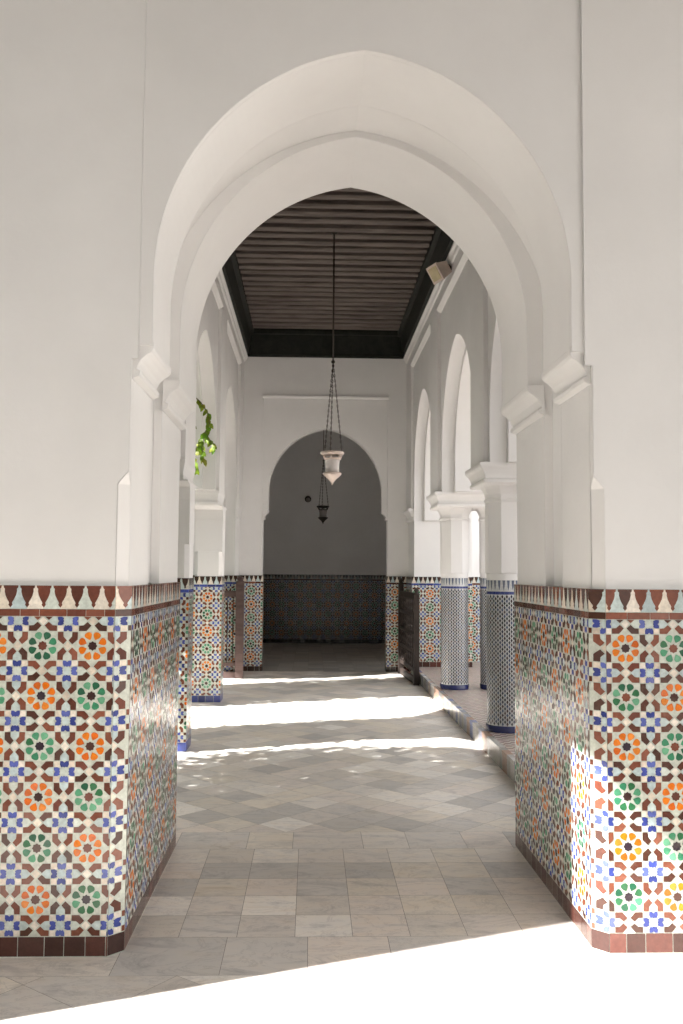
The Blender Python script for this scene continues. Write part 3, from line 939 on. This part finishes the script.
# ---------------------------------------------------------------- gates
def spindle(mb, a, b, r, n=6):
    A, B = Vector(a), Vector(b)
    pr = [(0, .55), (.12, .55), (.2, 1.0), (.28, .55), (.4, .75), (.5, 1.15), (.6, .75), (.72, .55), (.8, 1.0), (.88, .55), (1, .55)]
    mb.tube([A + (B - A) * p for p, _ in pr], [r * q for _, q in pr], n)
def gate(name_label, origin, udir, wid, h, matf, mats_spindle, post_h, post_w, rows, gap=.11, rad=.022):
    """leaf in the vertical plane from origin along udir"""
    t = thing('gate', name_label, 'gate', origin)
    o = Vector(origin); u = Vector(udir).normalized(); n = Vector((-u.y, u.x, 0))
    def bar(name, u0, u1, h0, h1, th=.03):
        m = MB()
        v = []
        for k in (h0, h1):
            for j in (-th, th):
                for i in (u0, u1): v.append(o + u * i + n * j + Vector((0, 0, k)))
        m.mesh_faces(v, [(0, 2, 3, 1), (4, 5, 7, 6), (0, 1, 5, 4), (2, 6, 7, 3), (0, 4, 6, 2), (1, 3, 7, 5)])
        return m
    def post(u0, hh, ww):
        m = bar('post', u0 - ww / 2, u0 + ww / 2, 0, hh - .10, ww / 2)
        cc = o + u * u0
        pp = part_of(t, 'post', m, matf)
        m = MB()
        m.lathe([(ww * .50, hh - .10), (ww * .62, hh - .085), (ww * .5, hh - .07), (ww * .3, hh - .06), (ww * .48, hh - .035), (ww * .3, hh - .008), (.004, hh)], cc.x, cc.y, 14)
        part_of(pp, 'finial', m, matf)
    post(0, post_h[0], post_w); post(wid, post_h[1], post_w)
    rails = [.05, .20] + [.20 + (h - .20) * (k + 1) / rows for k in range(rows)]
    for k, rh in enumerate(rails):
        tk = .045 if k in (0, len(rails) - 1) else .025
        part_of(t, 'rail', bar('rail', post_w / 2, wid - post_w / 2, rh - tk, rh + tk, .022), matf)
    for k in range(1, len(rails) - 1):
        ns = int((wid - post_w) / gap)
        for q in range(ns):
            uu = post_w / 2 + (wid - post_w) * (q + .5) / ns
            m = MB()
            p = o + u * uu
            spindle(m, p + Vector((0, 0, rails[k])), p + Vector((0, 0, rails[k + 1])), rad)
            part_of(t, 'spindle', m, mats_spindle)
    return t
gate('dark wooden gate with turned spindles standing along the stone step', (1.46, 12.62, 0), (-.075, 1.41, 0), 1.42, 1.22, M_GATE, M_GATE, (1.335, 1.46), .075, 4, .15, .024)
gate('brown wooden gate folded against the wall beside the left pillar', (-1.032, 13.38, 0), (-1, 0, 0), .86, 1.22, M_GATE2, M_GATE, (1.475, 1.40), .115, 1, .075, .011)

# ---------------------------------------------------------------- wall fixture in the dark room
t = thing('wall_lamp', 'small round lamp on the shadowed far wall left of the dark lantern', 'wall lamp', (-.084, ZB, 3.14))
m = MB()
v = []
pr = [(.072, 0), (.072, .03), (.06, .045)]
for r_, dd in pr:
    for k in range(18):
        a = 2 * math.pi * k / 18
        v.append((-.084 + r_ * math.cos(a), ZB - dd, 3.14 + r_ * math.sin(a)))
ff = [tuple(range(36, 54))]
for j in range(2):
    for k in range(18): ff.append((j * 18 + k, j * 18 + (k + 1) % 18, j * 18 + 18 + (k + 1) % 18, j * 18 + 18 + k))
m.mesh_faces(v, ff, smooth=True)
part_of(t, 'mount', m, M_IRON)
m = MB(); m.sphere((-.084, ZB - .045, 3.12), .05, 14, 8)
part_of(t, 'bulb_cover', m, M_GLASSD)

# ---------------------------------------------------------------- vine in the left arch
def leaf(mb, p, d, up, L, W, col):
    d = d.normalized(); s = d.cross(up).normalized(); n = s.cross(d)
    q = [p, p + d * L * .35 + s * W * .5 - n * W * .12, p + d * L * .7 + s * W * .36 - n * W * .10, p + d * L - n * L * .12,
         p + d * L * .7 - s * W * .36 - n * W * .10, p + d * L * .35 - s * W * .5 - n * W * .12, p + d * L * .5]
    mb.mesh_faces(q, [(0, 1, 6), (1, 2, 6), (2, 3, 6), (3, 4, 6), (4, 5, 6), (5, 0, 6)], col, True)
vt = thing('vine', 'green leafy vine hanging in the second arch of the left arcade', 'vine', (-1.30, 10.3, 3.45))
stem_pts = [(-2.05, 10.2, 4.0), (-1.75, 10.25, 3.86), (-1.45, 10.3, 3.62), (-1.27, 10.3, 3.46), (-1.19, 10.3, 3.34), (-1.17, 10.3, 3.22), (-1.22, 10.3, 3.12), (-1.27, 10.3, 3.04), (-1.25, 10.3, 2.92), (-1.22, 10.3, 2.80)]
sm = MB(); sm.tube(stem_pts, [.009, .008, .007, .006, .005, .005, .0045, .004, .003, .002], 6)
side = [[(-1.27, 10.3, 3.04), (-1.32, 10.28, 2.92), (-1.33, 10.28, 2.78), (-1.31, 10.28, 2.66)], [(-1.22, 10.3, 3.12), (-1.15, 10.28, 3.02), (-1.09, 10.27, 2.93)], [(-1.45, 10.3, 3.62), (-1.40, 10.25, 3.40), (-1.36, 10.25, 3.2), (-1.36, 10.25, 3.05)]]
for s_ in side: sm.tube(s_, .0035, 5)
part_of(vt, 'stem', sm, M_STEM)
lm = MB()
def along(pts, n, L0):
    for k in range(n):
        f = (k + R() * .6) / n * (len(pts) - 1); i = min(int(f), len(pts) - 2); q = f - i
        p = Vector(pts[i]).lerp(Vector(pts[i + 1]), q)
        d = Vector((R() - .5, (R() - .5) * .8, -.35 - R() * .6))
        leaf(lm, p, d, Vector((R() - .5, -1, .4)), L0 * (.7 + .6 * R()), L0 * (.5 + .2 * R()), (.7 + .6 * R(), .75 + .4 * R(), .7 + .3 * R()))
along(stem_pts, 46, .085)
for s_ in side: along(s_, 13, .08)
lv = part_of(vt, 'leaves', lm, M_LEAF, fix=False); lv['kind'] = 'stuff'

# ---------------------------------------------------------------- garden trees beyond the left arcade (they throw the dappled shade)
def tree(cx, cd, h, rad, n, label, flat=.8, columnar=False):
    t = thing('tree', label, 'tree', (cx, cd, -.06))
    tk = MB()
    tk.tube([(cx, cd, -.06), (cx + .05, cd + .03, h * .35), (cx, cd, h * .75), (cx + .05, cd, h)], [.13, .10, .08, .04], 10)
    for k in range(8):
        a = R() * 6.28
        tk.tube([(cx, cd, h * .6 + .05 * k), (cx + math.cos(a) * rad * .5, cd + math.sin(a) * rad * .5, h * .85 + .08 * k), (cx + math.cos(a) * rad * .85, cd + math.sin(a) * rad * .85, h + .1 * k)], [.05, .03, .012], 6)
    part_of(t, 'trunk', tk, M_BARK)
    fm = MB()
    for k in range(n):
        while True:
            q = Vector((R() * 2 - 1, R() * 2 - 1, R() * 2 - 1))
            if (q.xy.length if columnar else q.length) < 1: break
        p = Vector((cx + q.x * rad, cd + q.y * rad, h + q.z * rad * flat))
        leaf(fm, p, Vector((R() - .5, R() - .5, R() - .7)), Vector((R() - .5, R() - .5, 1)), .13, .07, (.8 + .4 * R(), .8 + .4 * R(), .8))
    f = part_of(t, 'foliage', fm, M_TREE, fix=False); f['kind'] = 'stuff'
tree(-3.4, 5.40, 4.0, 1.40, 9500, 'leafy garden tree outside the first arch of the left arcade', flat=1.2)
tree(-3.0, 7.82, 3.0, .60, 5200, 'low shrubby tree between the first two arches outside the left arcade', flat=4.0)
tree(-3.4, 10.78, 4.0, .97, 11000, 'slim garden tree outside the third arch of the left arcade', flat=2.6, columnar=True)
tree(-3.4, 12.75, 4.0, .62, 3600, 'slim garden tree near the end wall outside the left arcade', flat=2.5)
# unseen hedge, added to hold back sky light from the left
hm = MB()
nx, nz = 120, 22
def hp(i, j, side):
    zz = -6 + 28 * i / nx; hh = 4.3 * j / nz
    w_ = .55 * (1 - .25 * (j / nz) ** 4)
    q = Vector((R() - .5, R() - .5, R() - .5)) * .16
    return (-6.6 + side * w_ + q.x, zz + q.y, max(-.08, hh - .08 + q.z))
for side in (-1, 1):
    base = len(hm.v); vv = [hp(i, j, side) for j in range(nz + 1) for i in range(nx + 1)]
    hm.mesh_faces(vv, [(j * (nx + 1) + i, j * (nx + 1) + i + 1, (j + 1) * (nx + 1) + i + 1, (j + 1) * (nx + 1) + i) for j in range(nz) for i in range(nx)], (.9, .9, .9))
vv = [hp(i, nz, k) for k in (-1, 0, 1) for i in range(nx + 1)]
hm.mesh_faces(vv, [(k * (nx + 1) + i, k * (nx + 1) + i + 1, (k + 1) * (nx + 1) + i + 1, (k + 1) * (nx + 1) + i) for k in range(2) for i in range(nx)], (.9, .9, .9))
for k in range(9000):
    p = Vector((-6.6 + .56 + .12 * (R() - .5), -6 + 28 * R(), 4.25 * R()))
    leaf(hm, p, Vector((.8, R() - .5, R() - .5)), Vector((R() - .5, R() - .5, 1)), .16, .09, (.8 + .4 * R(), .8 + .4 * R(), .8))
h = hm.build('hedge', M_TREE, None, False)
h['kind'] = 'stuff'; h['label'] = 'unseen clipped green hedge added to block low sky light from the left'; h['category'] = 'hedge'

# ---------------------------------------------------------------- light
SUN_AZ, SUN_EL = math.radians(20.8), math.radians(46)
sdir = Vector((math.cos(SUN_EL) * math.cos(SUN_AZ), math.cos(SUN_EL) * math.sin(SUN_AZ), -math.sin(SUN_EL)))
L = bpy.data.lights.new('sun', 'SUN'); L.energy = 8.0; L.angle = math.radians(.55); L.color = (1, .985, .97)
lo = bpy.data.objects.new('sun', L); COL.objects.link(lo)
lo.rotation_euler = sdir.to_track_quat('-Z', 'Y').to_euler(); lo.location = (-8, -4, 9)

wd = bpy.data.worlds.new('sky'); SC.world = wd; wd.use_nodes = True
nt = wd.node_tree; nt.nodes.clear()
out = nt.nodes.new('ShaderNodeOutputWorld'); bg = nt.nodes.new('ShaderNodeBackground')
tc = nt.nodes.new('ShaderNodeTexCoord'); sx = nt.nodes.new('ShaderNodeSeparateXYZ')
nt.links.new(tc.outputs['Generated'], sx.inputs[0])
r = ramp(nt, sx.outputs['Z'], [(0, (1.0, .955, .90)), (.35, (.98, .955, .93)), (1, (.84, .90, .98))])
nt.links.new(r.outputs[0], bg.inputs[0]); bg.inputs[1].default_value = 1.02
nt.links.new(bg.outputs[0], out.inputs[0])

# ---------------------------------------------------------------- camera
pit, yaw, rol = (math.radians(a) for a in (3.758, 1.877, .415))
fwd = Vector((math.sin(yaw) * math.cos(pit), math.cos(yaw) * math.cos(pit), math.sin(pit)))
r0 = Vector((math.cos(yaw), -math.sin(yaw), 0)); u0 = r0.cross(fwd)
right = r0 * math.cos(rol) + u0 * math.sin(rol); up = u0 * math.cos(rol) - r0 * math.sin(rol)
cam = bpy.data.cameras.new('camera'); co = bpy.data.objects.new('camera', cam); COL.objects.link(co)
co.matrix_world = Matrix(((right.x, up.x, -fwd.x, 0), (right.y, up.y, -fwd.y, 0), (right.z, up.z, -fwd.z, EYE), (0, 0, 0, 1)))
cam.sensor_fit = 'HORIZONTAL'; cam.sensor_width = 36.0; cam.lens = 36.0 * F_PX / 683.0
cam.clip_start = .05; cam.clip_end = 200
SC.camera = co

vs = SC.view_settings
vs.view_transform = 'Standard'; vs.look = 'None'; vs.exposure = 1.55; vs.gamma = 1.0; vs.use_curve_mapping = False
SC.cycles.max_bounces = 12; SC.cycles.diffuse_bounces = 8
SC.cycles.use_denoising = True
